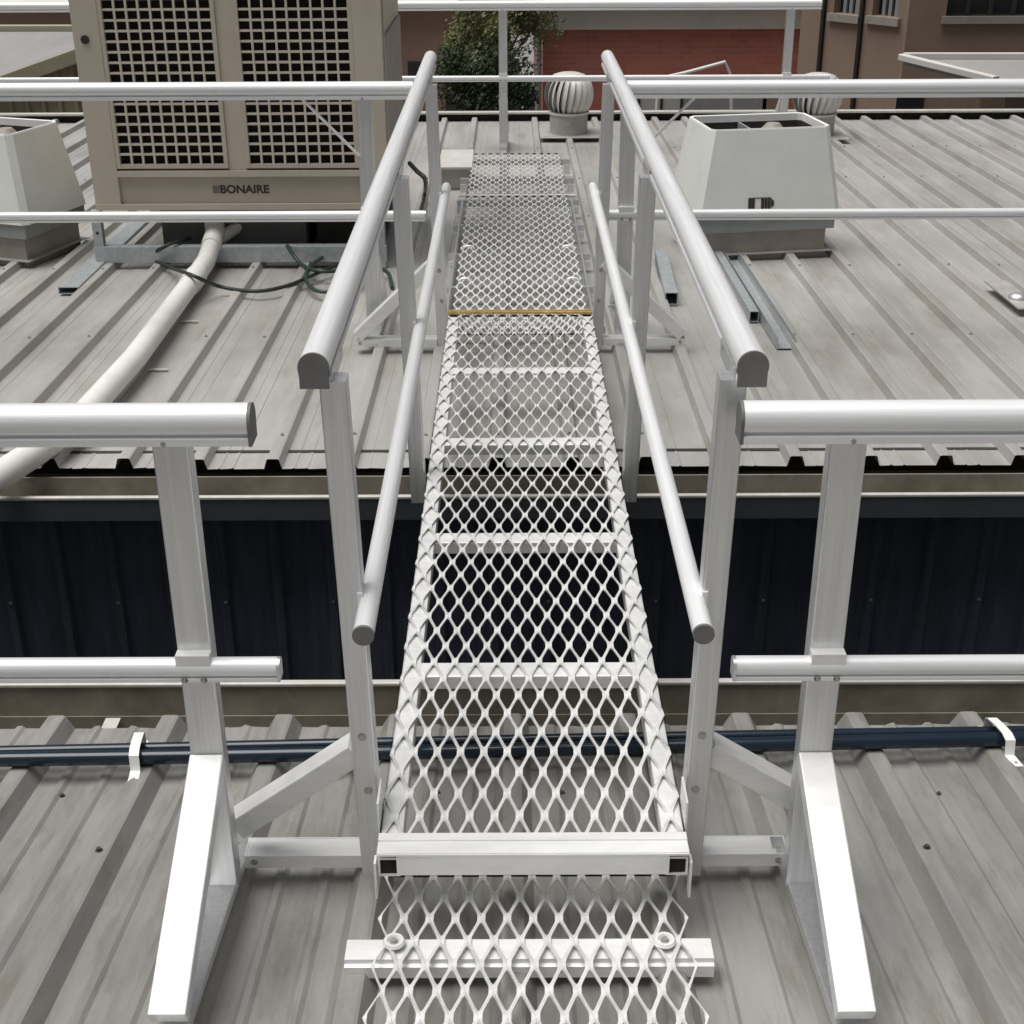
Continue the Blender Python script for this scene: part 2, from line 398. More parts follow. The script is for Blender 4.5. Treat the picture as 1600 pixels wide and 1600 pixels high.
# end nosing : ribbed top, drop plate between the stringers
g = MB()
g.box(-.3, .3, -.036, .028, .0035, .0075); g.box(-.3, .3, .004, .026, .0075, .0105); g.box(-.3, .3, -.034, -.012, .0075, .0095)
g.box(-.2545, .2545, .0285, .046, -.012, -.008)
nos = g.build('step_nosing', 'alubar', wk)
MB().box(-.2625, .2625, -.0345, -.0315, -.043, .003).build('drop_plate', 'alubar', nos)
yn = MB(); yn.box(-.3, .3, DL-.03, DL+.012, .0035, .007); yn.box(-.3, .3, DL-.025, DL-.012, .007, .011); yn.box(-.3, .3, DL-.004, DL+.01, .007, .011)
tag(yn.build('step_nosing', 'yellow', wk), 'worn yellow step edge')
# handrails
for s_ in (-1, 1):
    h = MB().sweep(PROF_H, (s_*.378, .112, .942), (s_*.378, 4.03, .942)).build('handrail', 'alurail_y', wk, 28)
    for Y0, Y1 in ((.106, .112), (4.03, 4.036)):
        MB().sweep(capprof(PROF_H), (s_*.378, Y0, .942), (s_*.378, Y1, .942)).build('end_cap', 'cap', h, 28)
    mr = MB().tube([(s_*.307, .016, .4665), (s_*.307, 3.68, .4665)], .0195, 20).build('midrail', 'alurail_y', wk, 35)
    for Y0, Y1 in ((.009, .016), (3.68, 3.688)):
        MB().tube([(s_*.307, Y0, .4665), (s_*.307, Y1, .4665)], .020, 20).build('end_cap', 'cap', mr, 35)
    for Yp, zb in ((.155, -.186), (1.80, -.10), (3.50, fz(3.5)-.0)):
        p0 = Vector((s_*.329, Yp, zb)); p1 = Vector((s_*.3505, Yp, .908))
        post = MB().sweep(rrect(.047, .05, .003, 2), p0, p1, up=(0, 1, 0)).build('post', 'alu', wk, 12)
        def at(z): return p0+(p1-p0)*((z-zb)/(.908-zb))
        hexbolt((s_*.3545, Yp+.12, .917), (-s_, 0, 0), .0045, .004, post)
        # rail bracket behind the handrail skirt, clip on the midrail
        MB().box(min(s_*.3505, s_*.3545), max(s_*.3505, s_*.3545), Yp-.02, Yp+.15, .895, .928).build('rail_bracket', 'alu', post)
        MB().box(min(s_*.318, s_*.329), max(s_*.318, s_*.329), Yp-.03, Yp-.0, .445, .49).build('rail_clip', 'alubar', post)
        if Yp != 1.80:
            hexbolt(at(.165)+Vector((0, -.0255, 0)), (0, -1, 0), .006, .005, post)
            hexbolt(at(.035)+Vector((s_*-.004, -.0255, 0)), (0, -1, 0), .006, .005, post)
    # outriggers and their braces, near and far
    for Yp, xo, zt, ht, bt in ((.175, (.598 if s_ < 0 else .535), -.143, .031, .165), (3.50, .70, fz(3.5)+.031, .031, .20)):
        g = MB(); y0, y1 = Yp-.03, Yp+.03; xa, xb = sorted((s_*.353, s_*xo))
        g.box(xa, xb, y0, y1, zt-ht, zt-ht+.003); g.box(xa, xb, y0, y0+.0035, zt-ht+.003, zt); g.box(xa, xb, y1-.0035, y1, zt-ht+.003, zt)
        xe0, xe1 = (xb-.0035, xb) if s_ > 0 else (xa, xa+.0035)
        g.box(xe0, xe1, y0+.0035, y1-.0035, zt-ht+.003, zt)
        if True: g.box(xa, xb-.0 if s_ < 0 else xb-.03, y0+.0035, y1-.0035, zt-.004, zt-.001)
        ot = g.build('outrigger', 'alubar', wk)
        hexbolt((s_*(xo-.02), y0, zt-ht/2), (0, -1, 0), .005, .003, ot)
        zl_ = zt+.012 if Yp > 1 else (-.075 if s_ < 0 else -.012)
        a_ = Vector((s_*(xo-.012 if Yp > 1 else xo+.01), Yp-.006, zl_)); b__ = Vector((s_*.352, Yp-.006, bt if Yp > 1 else .112))
        MB().sweep(rrect(.05, .056, .003, 2), a_, b__, up=(0, 1, 0)).build('brace', 'alubar', wk, 12)
    # thin splice plates beside the stringer
    MB().box(min(s_*.301, s_*.305), max(s_*.301, s_*.305), .05, .135, -.05, .062).build('splice_plate', 'alubar', wk)
    MB().box(min(s_*.302, s_*.3065), max(s_*.302, s_*.3065), -.038, -.012, -.098, -.012).build('hanger_plate', 'alubar', wk)

# ------------------------------------------------------------------ lower mesh walkway near
lw = empty('mesh_walkway', (0, -1.2, nz(-1.2)), 'loose expanded mesh strip lying on a batten below the walkway\'s open end', 'walkway')
def lz(Y): return -.103+NS*(Y+.17)
exmesh('mesh_panel', -.3, .3, .075-42*.073, .075, lz, 'alumesh', lw, clip=False)
for Y in (-.165, -.9, -1.65, -2.4):
    g = MB(); z = lz(Y)-.008
    g.sweep([(-.03, 0), (.022, 0), (.022, -.01), (.03, -.012), (.03, -.038), (.026, -.038), (.026, -.015), (-.026, -.006), (-.026, -.038), (-.03, -.038)][::-1], (-.352, Y, z), (.334, Y, z))
    bt = g.build('batten', 'alubar', lw)
    for X in (-.262, .245):
        w = MB(); rp = []
        nseg = 18
        for j, (rr, zz) in enumerate(((.0215, .006), (.0185, .0115), (.013, .0115), (.0095, .0065), (.002, .0065))):
            rp += [(X+rr*math.cos(2*math.pi*q/nseg), Y+.012+rr*math.sin(2*math.pi*q/nseg), lz(Y)+zz-.003) for q in range(nseg)]
        w.add(rp, [(j*nseg+q, j*nseg+(q+1) % nseg, (j+1)*nseg+(q+1) % nseg, (j+1)*nseg+q) for j in range(4) for q in range(nseg)])
        wo = w.build('clamp_washer', 'alubar', lw, 40)
        hexbolt((X, Y+.012, lz(Y)+.004), (0, 0, 1), .006, .006, wo)

# ------------------------------------------------------------------ far mesh walkway
fw_ = empty('mesh_walkway', (0, 5.4, fz(5.4)), 'expanded mesh strip on battens beyond the yellow step edge', 'walkway')
def mz(Y): return -.098-.012*(Y-3.5)
exmesh('mesh_panel', -.3, .3, 3.44, 3.44+37*.073, mz, 'alumesh', fw_, fat=.87)
exmesh('mesh_panel', -.3, .3, 6.18, 6.18+18*.073, mz, 'alumesh', fw_, fat=.87)
MB().box(-.35, .35, 6.145, 6.165, mz(6.15)-.004, mz(6.15)+.004).build('joint_strip', 'alubar', fw_)
for Y in (3.62, 4.24, 4.86, 5.5, 6.14, 6.78, 7.42):
    z = mz(Y)-.022
    b_ = MB().sweep([(-.014, 0), (.014, 0), (.014, -.038), (-.014, -.038)], (-.36, Y, z), (.37, Y, z)).build('batten', 'alu', fw_)
    for X in (-.34, -.09, .165, .35):
        if z-.038 > fz(Y)+.004: MB().box(X-.02, X+.02, Y-.02, Y+.02, fz(Y)-.004, z-.036).build('packer', 'alubar', b_)
for Y in (4.24, 4.86):
    for X in (-.255, .255):
        MB().tube([(X+.03*math.cos(a), Y+.012, mz(Y)+.001+.016*math.sin(a)) for a in [math.pi*q/8 for q in range(9)]], .005, 6).build('clamp', 'alubar', fw_, 40)
for s_ in (-1, 1):
    MB().sweep(rrect(.012, .03, .003, 2), (s_*.325, 3.5, mz(3.5)-.03), (s_*.325, 6.1, mz(6.1)-.03)).build('side_bar', 'alu', fw_, 12)

# ================================================================== GUARDRAILS
def guard(name_label, Y, xe_t, xe_m, xfar, zt, zm, posts, roofz, slope, stays=(), long_=.47, fwd=1, prof=PROF_G, gm=PROF_GM, pw=.063, cat='guardrail'):
    x0, x1 = sorted((xe_t, xfar))
    e = empty('guardrail', ((xe_t+xfar)/2, Y, roofz(Y)), name_label, cat, None)
    for pr, xe, z, nm in ((prof, xe_t, zt, 'top_rail'), (gm, xe_m, zm, 'mid_rail')):
        rl = MB().sweep(pr, (min(xe, xfar), Y-.0, z), (max(xe, xfar), Y-.0, z)).build(nm, 'alurail_x', e, 28)
        d = .006 if xe > xfar else -.006
        for xx, dd in ((xe, d), (xfar, -d)):
            MB().sweep(capprof(pr), (min(xx, xx+dd), Y, z), (max(xx, xx+dd), Y, z)).build('end_cap', 'cap' if nm == 'top_rail' else 'alu', rl, 28)
    for X in posts:
        zb = roofz(Y)+.012
        p = MB().sweep(rrect(pw, .042, .003, 2), (X, Y+.028, zb), (X, Y+.028, zt-.03), up=(0, 1, 0)).build('post', 'alu', e, 12)
        hexbolt((X-.002, Y-.024, zt-.034), (0, -1, 0), .0048, .004, p, 'steel')
        MB().box(X-pw/2, X+pw/2, Y-.0155, Y+.008, zm-.012, zm+.032).build('rail_bracket', 'alubar', p)
        for dx in (-.018, .018): hexbolt((X+dx, Y-.016, zm-.019), (0, -1, 0), .0042, .004, p, 'steel')
        # raking brace and base rail lying along the roof ribs
        yf = Y-long_*fwd
        a_ = Vector((X, Y+.028-.016*fwd, zb+.335-.02)); c_ = Vector((X, yf+.03*fwd, roofz(yf)+.05))
        MB().sweep(rrect(pw*1.04, .036, .003, 2), a_, c_, up=(0, 0, 1)).build('brace', 'alubar', e, 12)
        bx = -.0 if X < 0 else .0
        bs = MB().sweep(rrect(pw*.9, .022, .003, 2), (X+bx, yf-.02*fwd, roofz(yf-.02*fwd)+.012), (X+bx, Y+.16*fwd, roofz(Y+.16*fwd)+.012)).build('base_rail', 'alu', e, 12)
        hexbolt((X-pw*.45 if X > 0 else X+pw*.45, yf+.02, roofz(yf)+.014), (-1 if X > 0 else 1, 0, 0), .007, .006, bs)
    for a_, c_ in stays: MB().tube([a_, c_], .0062, 8).build('stay', 'alubar', e, 40)
    return e
GY = .06
guard('aluminium guardrail on raked posts at the walkway\'s lower end, towards the white drain pipe', GY, -.486, -.496+.02, -3.4, .867, .372, (-.6295, -2.5), nz, NS)
guard('aluminium guardrail on raked posts at the walkway\'s lower end, away from the drain pipe', GY, .357, .378, 3.4, .867, .370, (.547, 2.4), nz, NS)
FGY = 3.63
guard('aluminium guardrail running in front of the beige air conditioner', FGY, -.43, -.40, -4.4, .874, .362, (-.633, -2.75), fz, FS,
      stays=((atY(467, 150, FGY), atY(562, 244, FGY)),), long_=.40, fwd=-1)
guard('aluminium guardrail running in front of the white cowl with the dark logo', FGY, .40, .375, 4.4, .874, .362, (.445, 2.75), fz, FS,
      stays=((atY(1092, 146, FGY), atY(1004, 232, FGY)),), long_=.40, fwd=-1)
EGY = 8.5
zt = atY(787, 7, EGY).z; zm = atY(787, 122, EGY).z
eg = guard('aluminium guardrail standing on the far roof edge in front of the turbine vents', EGY, 2.22, 2.32, -6.4, zt, zm, (-.09, 2.01, -2.4, -4.6), fz, FS, long_=.40, fwd=-1)

# ================================================================== AIR CONDITIONER
AY = 4.97
def ac(x, y, dY=0): return atY(x, y, AY+dY)
XL = ac(128, 160).x; XL = (ac(106, 0).x+ac(150, 322).x)/2; XR = ac(594, 0).x
zb = ac(300, 322).z; AD = 1.25; ztop = 1.85
au = empty('air_conditioner', ((XL+XR)/2, AY+AD/2, zb), 'large beige rooftop air conditioner with two black egg-crate grilles and maker\'s lettering', 'air conditioner')
gl0, gl1 = ac(161, 20).x, ac(335, 20).x; gr0, gr1 = ac(372, 20).x, ac(548, 20).x
gl0 = (ac(186, 257).x+ac(158, 0).x)/2; gl1 = (ac(347, 257).x+ac(329, 0).x)/2; gr0 = (ac(387, 257).x+ac(373, 0).x)/2; gr1 = (ac(549, 257).x+ac(547, 0).x)/2
gzb = ac(300, 257).z
g = MB()
fy0, fy1 = AY, AY+.05
g.box(XL, gl0-.022, fy0, fy1, zb, ztop); g.box(gl1+.022, gr0-.022, fy0+.012, fy1, gzb-.03, ztop); g.box(gr1+.022, XR, fy0, fy1, zb, ztop)
g.box(XL+.01, XR-.01, AY+.05, AY+AD, zb+.01, ztop-.01)
cab = g.build('cabinet', 'beige', au)
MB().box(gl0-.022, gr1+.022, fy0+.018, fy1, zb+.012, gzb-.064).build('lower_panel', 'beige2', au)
MB().box(gl0-.03, gr1+.03, fy0-.004, fy1-.01, gzb-.062, gzb-.032).build('sill', 'beige', au)
MB().box(XL-.0, XR+.0, fy0-.006, fy1, zb-.02, zb+.010).build('base_rail', 'beige', au)
MB().box(XL-.03, XR+.03, AY-.03, AY+AD+.03, ztop+.001, ztop+.05).build('lid', 'beige', au)
MB().box(XR-.006, XR+.004, AY+.12, AY+AD-.06, zb+.12, ac(610, 42, .6).z).build('side_panel', 'curb', au)
MB().box(XR-.004, XR+.006, AY+.06, AY+.10, zb+.02, ztop-.02).build('corner_trim', 'beige', au)
for n_, (a0, a1) in enumerate(((gl0, gl1), (gr0, gr1))):
    fr = MB(); zt_ = ztop-.06; z0 = gzb
    fr.box(a0-.021, a0, fy0+.002, fy0+.03, z0-.021, zt_+.02); fr.box(a1, a1+.021, fy0+.002, fy0+.03, z0-.021, zt_+.02)
    fr.box(a0, a1, fy0+.003, fy0+.03, z0-.021, z0); fr.box(a0, a1, fy0+.003, fy0+.03, zt_, zt_+.02)
    f_ = fr.build('grille_frame', 'beige', au)
    gr = MB(); nc = 9; pw_ = (a1-a0)/nc; t = .0052
    for i in range(1, nc): gr.box(a0+i*pw_-t, a0+i*pw_+t, fy0+.006, fy0+.022, z0, zt_)
    nr = int((zt_-z0)/.0487); ph = (zt_-z0)/nr
    for i in range(1, nr): gr.box(a0, a1, fy0+.0075, fy0+.0235, z0+i*ph-t, z0+i*ph+t)
    gr.build('egg_crate', 'beigewire', f_)
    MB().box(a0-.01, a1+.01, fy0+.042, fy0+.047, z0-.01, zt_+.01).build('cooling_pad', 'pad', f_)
p = ac(133, 62); MB().tube([(p.x, AY-.006, p.z), (p.x, AY+.004, p.z)], .021, 16).build('lifting_plug', 'dark', au, 40)
def text_mesh(txt, size, name, m, parent, mtx, offset=.0, depth=.0008):
    c = bpy.data.curves.new(name, 'FONT'); c.body = txt; c.size = size; c.offset = offset; c.extrude = depth; c.align_x = 'LEFT'
    to = bpy.data.objects.new(name, c); COL.objects.link(to)
    dg = bpy.context.evaluated_depsgraph_get(); me = bpy.data.meshes.new_from_object(to.evaluated_get(dg))
    bpy.data.objects.remove(to); me.name = name; me.materials.clear(); me.materials.append(M[m])
    ob = bpy.data.objects.new(name, me); COL.objects.link(ob); ob.matrix_world = mtx
    par(ob, parent); return ob
tp = ac(344, 301.5, .017); te = ac(421, 301.5, .017); th_ = ac(344, 289.5, .017).z-tp.z
tm = Matrix.Translation(tp) @ Matrix.Rotation(R(90), 4, 'X')
to = text_mesh('BONAIRE', th_/.70, 'lettering', 'print', au, tm, .0019)
wd = max(v.co.x for v in to.data.vertices)
for v in to.data.vertices: v.co.x *= (te.x-tp.x)/wd
lg = MB(); q = ac(333, 301.5, .0165); u_ = th_/3
for i in range(3):
    for j in range(3): lg.box(q.x+i*u_*.95, q.x+i*u_*.95+u_*.7, q.y-.001, q.y+.002, q.z+j*u_, q.z+j*u_+u_*.75)
lg.build('emblem', 'printg', au)

# stand of galvanised channel under the unit
st = empty('equipment_stand', ((XL+XR)/2, AY+.6, fz(5.5)), 'galvanised steel stand carrying the beige air conditioner', 'stand')
fx0 = atY(150, 408, AY-.03).x; fx1 = XR-.02; zr = fz(AY); zt2 = atY(300, 385, AY-.03).z
MB().sweep(rrect(.05, zt2-zr, .004, 2), (fx0, AY-.005, (zt2+zr)/2), (fx1, AY-.005, (zt2+zr)/2)).build('rail', 'galv', st, 12)
MB().sweep(rrect(.05, zt2-zr, .004, 2), (fx0, AY+AD-.06, (zt2+zr)/2-.03), (fx1, AY+AD-.06, (zt2+zr)/2-.03)).build('rail', 'galv', st, 12)
for X in (fx0+.026, fx1-.03):
    for dy in (.0, AD-.06):
        l_ = MB().sweep(rrect(.05, .05, .004, 2), (X, AY-.004+dy, zr-.03), (X, AY-.004+dy, zb-.019), up=(0, 1, 0)).build('leg', 'galv', st, 12)
        if dy == 0: hexbolt((X, AY-.029, (zt2+zb)/2-.03), (0, -1, 0), .006, .004, l_, 'hole')
d = MB(); d.box(ac(240, 360).x, ac(470, 360).x, AY+.18, AY+AD-.2, fz(5.4)-.02, zb-.019)
tag(d.build('supply_duct', 'ductgrey'), 'grey-green duct box under the beige air conditioner, above the pale roof', 'duct')
d = MB(); d.box(ac(484, 360).x, XR-.08, AY+.25, AY+AD-.2, fz(5.4)-.02, zb-.019)
tag(d.build('supply_duct', 'dark'), 'near-black duct box under the beige air conditioner, by the coiled green hose', 'duct')

# ================================================================== ROOF COWLS
def cowl(label, cx, cy, rot, logo):
    zr = fz(cy)-.03
    e = empty('roof_cowl', (cx, cy, zr), label, 'cowl')
    mt = Matrix.Translation((cx, cy, zr)) @ Matrix.Rotation(rot, 4, 'Z')
    def ring(w, d_, z): return [mt @ Vector(q) for q in ((-w/2, -d_/2, z), (w/2, -d_/2, z), (w/2, d_/2, z), (-w/2, d_/2, z))]
    H0 = .235; ch = .026
    MB().box(-.37, .37, -.27, .27, .039, .0425, mt).build('apron', 'froof', e)
    MB().box(-.335, .335, -.235, .235, 0, H0-.075, mt).build('curb', 'curb', e)
    MB().box(-.37, .37, -.262, .262, H0-.075, H0+.012, mt).build('base_tray', 'gbase', e)
    def oct_(w, d_, z, c):
        w /= 2; d_ /= 2
        return [mt @ Vector(q) for q in ((-w+c, -d_, z), (w-c, -d_, z), (w, -d_+c, z), (w, d_-c, z), (w-c, d_, z), (-w+c, d_, z), (-w, d_-c, z), (-w, -d_+c, z))]
    def ringmesh(levels, close=False):
        b_ = MB(); vs = []; fs = []
        for i, l_ in enumerate(levels): vs += l_
        for i in range(len(levels)-1): fs += [(i*8+k, i*8+(k+1) % 8, (i+1)*8+(k+1) % 8, (i+1)*8+k) for k in range(8)]
        if close: fs.append(tuple(range((len(levels)-1)*8, len(levels)*8)))
        return b_.add(vs, fs)
    top = .675
    ringmesh([oct_(.79, .55, H0, .03), oct_(.785, .54, H0+.04, .03), oct_(.65, .43, top, .03)]).build('hood', 'white', e, 30)
    ringmesh([oct_(.65, .43, top, .03), oct_(.645, .425, top+.008, .028), oct_(.615, .395, top+.006, .022), oct_(.612, .392, top-.03, .02)]).build('rim', 'whiterim', e, 30)
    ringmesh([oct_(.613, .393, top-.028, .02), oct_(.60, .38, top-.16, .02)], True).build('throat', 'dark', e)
    MB().box(-.05, -.038, -.19, .19, top-.15, top-.03, mt).build('baffle', 'gbase', e)
    MB().tube([mt @ Vector((.10, .05, top-.155)), mt @ Vector((.10, .05, top-.045)), mt @ Vector((.10, .05, top-.015))], [.062, .062, .035], 16).build('fan_motor', 'curb', e, 40)
    if logo:
        zl = H0+.075; g = MB()
        def fy(z): return -.54/2+(z-H0-.04)/(top-H0-.04)*.055-.002
        for x0_, x1_ in ((-.115, -.08), (-.045, -.028), (-.025, -.011), (-.008, .006)):
            a_ = [mt @ Vector((x_, fy(zz)-dy, zz)) for x_, zz, dy in ((x0_, zl-.035, 0), (x1_, zl-.035, 0), (x1_, zl+.028, 0), (x0_, zl+.028, 0), (x0_, zl-.035, .003), (x1_, zl-.035, .003), (x1_, zl+.028, .003), (x0_, zl+.028, .003))]
            g.add(a_, [(4, 5, 6, 7), (0, 4, 7, 3), (1, 2, 6, 5), (3, 7, 6, 2), (0, 1, 5, 4)])
        a_ = [mt @ Vector((x_, fy(zz)-.0025, zz)) for x_, zz in ((.008, zl-.025), (.025, zl-.012), (.025, zl+.008), (.008, zl+.024))]
        g.add(a_, [(0, 1, 2, 3)])
        for x0_, x1_, z0_ in ((-.08, -.045, zl+.023), (-.08, -.045, zl-.035)):
            a_ = [mt @ Vector((x_, fy(zz)-.0022, zz)) for x_, zz in ((x0_, z0_), (x1_, z0_), (x1_, z0_+.005), (x0_, z0_+.005))]; g.add(a_, [(0, 1, 2, 3)])
        g.build('emblem', 'print', e)
    else:
        a_ = [mt @ Vector(q) for q in ((.3695, .05, H0+.1), (.3695, .14, H0+.1), (.364, .14, H0+.125), (.364, .05, H0+.125))]
        MB().box(.36, .372, .02, .12, H0+.07, H0+.085, mt).build('side_catch', 'printg', e)
    return e
cowl('white tapered roof cowl with open top and dark emblem, on a taupe curb', 1.272, 5.34, R(9), True)
cowl('white tapered roof cowl with a grey-shaded side, turned towards the beige air conditioner', -2.82, 5.33, R(-19), False)

# ================================================================== TURBINE VENTS
def turbine(label, X, Y, sc=1.0, group=None):
    zr = fz(Y)-.03
    e = empty('turbine_vent', (X, Y, zr), label, 'roof vent', group)
    rb, hb = .15*sc, .19*sc
    MB().tube([(X, Y, zr-.02), (X, Y, zr+hb)], rb, 28).build('throat', 'turbbase', e, 40)
    MB().box(X-.23*sc, X+.23*sc, Y-.24*sc, Y+.24*sc, zr+.033, zr+.036).build('flashing', 'turbbase', e)
    zc = zr+hb+.155*sc; ro = .183*sc; nb_ = 22
    MB().tube([(X, Y, zr+hb-.004), (X, Y, zr+hb+.012)], rb*1.08, 28).build('lower_ring', 'turb', e, 40)
    MB().tube([(X, Y, zc+.12*sc), (X, Y, zc+.135*sc), (X, Y, zc+.15*sc), (X, Y, zc+.155*sc)], [ro*.74, ro*.68, ro*.4, ro*.06], 28).build('crown', 'turb', e, 40)
    MB().tube([(X, Y, zr+hb+.01), (X, Y, zc+.12*sc)], .105*sc, 16).build('core', 'dark', e, 40)
    bl = MB(); ns = 9; vs = []
    for i in range(ns):
        a = R(-62+118*i/(ns-1)); rr = ro*(.55+.45*math.cos(a)) if False else ro*max(.66, math.cos(a*.78)); z = ro*.86*math.sin(a)
        tw = R(16)*(i/(ns-1)-.5)
        for j in range(3):
            th = tw+(j-1)*R(8.5); r2 = rr+(-.022, .0, .012)[j]*sc
            vs.append((r2*math.sin(th), -r2*math.cos(th), z))
    bl.add(vs, [(i*3+j, i*3+j+1, (i+1)*3+j+1, (i+1)*3+j) for i in range(ns-1) for j in range(2)])
    b0 = bl.build('blade', 'turb', None, 60)
    for i in range(nb_):
        c = b0 if i == 0 else b0.copy()
        if i: COL.objects.link(c)
        c.location = (X, Y, zc-.012); c.rotation_euler = (0, 0, 2*math.pi*i/nb_)
        c.parent = e; c.matrix_parent_inverse = wm(e).inverted()
    return e
turbine('pale spinning turbine roof vent standing beyond the end of the far mesh strip', .425, 9.12)
turbine('pale turbine roof vent half hidden behind the white cowl with the dark emblem', 2.36, 9.0)

# ================================================================== PIPES, CABLES, LOOSE STEEL
pp = [onplane(x, y, FZ0+.047, FS, FY0) for x, y in ((322, 408), (300, 440), (210, 560), (120, 660))]
pp = [Vector((p.x, p.y, fz(p.y)+.047)) for p in pp]
e_ = [onplane(x, y, FZ0+.04, FS, FY0) for x, y in ((55, 707), (-15, 752), (-60, 775))]; end = e_+[e_[-1]+Vector((-.05, -.03, -.05)), e_[-1]+Vector((-.06, -.04, -.16))]
dp = empty('drain_pipe', (pp[1].x, pp[1].y, fz(pp[1].y)), 'white plastic drain pipe running down the pale roof into the gutter', 'pipe')
MB().tube([pp[0]+Vector((0, .22, .05))]+pp[0:1]+pp[1:]+end, .047, 18).build('pipe', 'pvc', dp, 40)
MB().tube([pp[1]+Vector((0, .10, .0)), pp[1]+Vector((0, -.06, 0))], .053, 18).build('coupling', 'pvc', dp, 40)
j0 = pp[0]+Vector((0, .20, .045)); j1 = atY(350, 368, j0.y+.12); j2 = atY(375, 352, j0.y+.2)
MB().tube([j0, j1, j2, j2+Vector((0, .02, .12))], .036, 14).build('branch', 'pvc', dp, 40)
MB().tube([j0-Vector((0, .05, .01)), j0+Vector((0, .08, .03)), atY(335, 350, j0.y+.12)], .052, 16).build('junction', 'pvc', dp, 40)
for y_ in (3.95, 3.25, 2.55):
    t_ = min(range(len(pp)), key=lambda i: abs(pp[i].y-y_)); X = pp[t_].x
    MB().box(X+.03, X+.11, y_-.008, y_+.008, fz(y_)-.028, fz(y_)-.024).build('bracket', 'lip', dp)
# dark blue conduits and saddles
def cond(label, dy, r):
    pts = []
    for i in range(41):
        X = -3.4+6.8*i/40; Yc = .672+.029*X+dy+.008*math.sin(X*1.3+dy*30); pts.append((X, Yc, nz(Yc)+r+.003))
    return tag(MB().tube(pts, r, 14).build('conduit', 'conduit', None, 50), label, 'pipe')
cond('dark blue conduit crossing the ribbed roof, the one next to the box gutter', .027, .0145)
cond('dark blue conduit crossing the ribbed roof, the one on the walkway-entry side of the pair', -.020, .0185)
for X, lb in ((-.95, 'white pipe saddle on the dark blue conduits near the guardrail towards the drain pipe'), (1.165, 'white pipe saddle on the dark blue conduits away from the drain pipe')):
    y_ = .672+.029*X; zr = nz(y_)
    prof = [(.085, .004), (.06, .004), (.055, .045), (.045, .05), (.0, .052), (-.035, .05), (-.058, .04), (-.064, .0), (-.11, -.004), (-.115, -.004)]
    vs = []
    for t in (0, .003):
        for s_, (dy, dz) in enumerate(prof):
            for w in (-.012, .012): vs.append((X+w+(dy*-.12), y_+dy, zr+dz+t+NS*dy))
    n = len(prof); fs = []
    for i in range(n-1):
        a = i*2; k_ = 2*n
        fs += [(a, a+1, a+3, a+2), (k_+a, k_+a+2, k_+a+3, k_+a+1), (a, a+2, k_+a+2, k_+a), (a+1, k_+a+1, k_+a+3, a+3)]
    sd_ = MB().add(vs, fs).build('pipe_saddle', 'whiterim'); tag(sd_, lb, 'pipe clip')
    hexbolt((X+.012, y_-.098, zr+.012), (0, 0, 1), .004, .003, sd_)
def fr(x, y, o): return onplane(x, y, FZ0+o, FS, FY0)
def catmull(P_, n=8):
    out = []
    for i in range(len(P_)-1):
        p0, p1, p2, p3 = P_[max(i-1, 0)], P_[i], P_[i+1], P_[min(i+2, len(P_)-1)]
        for k_ in range(n):
            t = k_/n; out.append(.5*((2*p1)+(p2-p0)*t+(2*p0-5*p1+4*p2-p3)*t*t+(-p0+3*p1-3*p2+p3)*t**3))
    return out+[P_[-1]]
cb = [atY(297, 372, AY+.1), atY(262, 383, AY-.06), fr(236, 402, .02), fr(262, 416, .012), fr(300, 430, .108), fr(345, 448, .012), fr(400, 455, .01), fr(450, 446, .01), fr(500, 425, .012), fr(545, 408, .02)]
tag(MB().tube(catmull(cb), .0095, 8).build('cable', 'cable', None, 60), 'black cable drooping over the white drain pipe below the air conditioner', 'cable')
hz = [atY(448, 383, AY-.045), fr(470, 412, .015), fr(500, 424, .03), fr(540, 420, .015), fr(560, 404, .02), fr(530, 392, .03), fr(492, 410, .02), fr(478, 432, .012), fr(490, 452, .012), fr(520, 455, .012), fr(560, 440, .012), fr(580, 420, .012), fr(605, 425, .012), fr(613, 450, .012)]
tag(MB().tube(catmull(hz), .010, 8).build('hose', 'hose', None, 60), 'dark green hose coiled on the roof below the air conditioner', 'hose')
bh = [Vector(atY(640, 255, 5.2)), Vector(atY(652, 268, 5.0)), Vector(atY(664, 280, 4.9)), fr(664, 300, .03), fr(655, 340, .012)]
tag(MB().tube(catmull(bh), .012, 8).build('hose', 'cable', None, 60), 'black hose looping off the air conditioner\'s side behind the handrail', 'hose')

def hollow(name, label, cat, x0, x1, Y0, Y1, h, m='galv', skew=0.):
    zc = (fz(Y0)+fz(Y1))/2; d_ = Vector((skew, Y1-Y0, fz(Y1)-fz(Y0))); cx = (x0+x1)/2
    zo = -.031
    a_ = Vector((cx, Y0, fz(Y0)+zo+h/2)); w = x1-x0
    ob = MB().sweep(rrect(w, h, .004, 2), a_, a_+d_, inner=rrect(w-.008, h-.008, .002, 2)).build(name, m, None, 12)
    return tag(ob, label, cat)
hollow('steel_tube', 'short galvanised box tube offcut lying beside the walkway, dark open end showing', 'steel tube', .690, .752, 4.20, 5.05, .062, skew=.035)
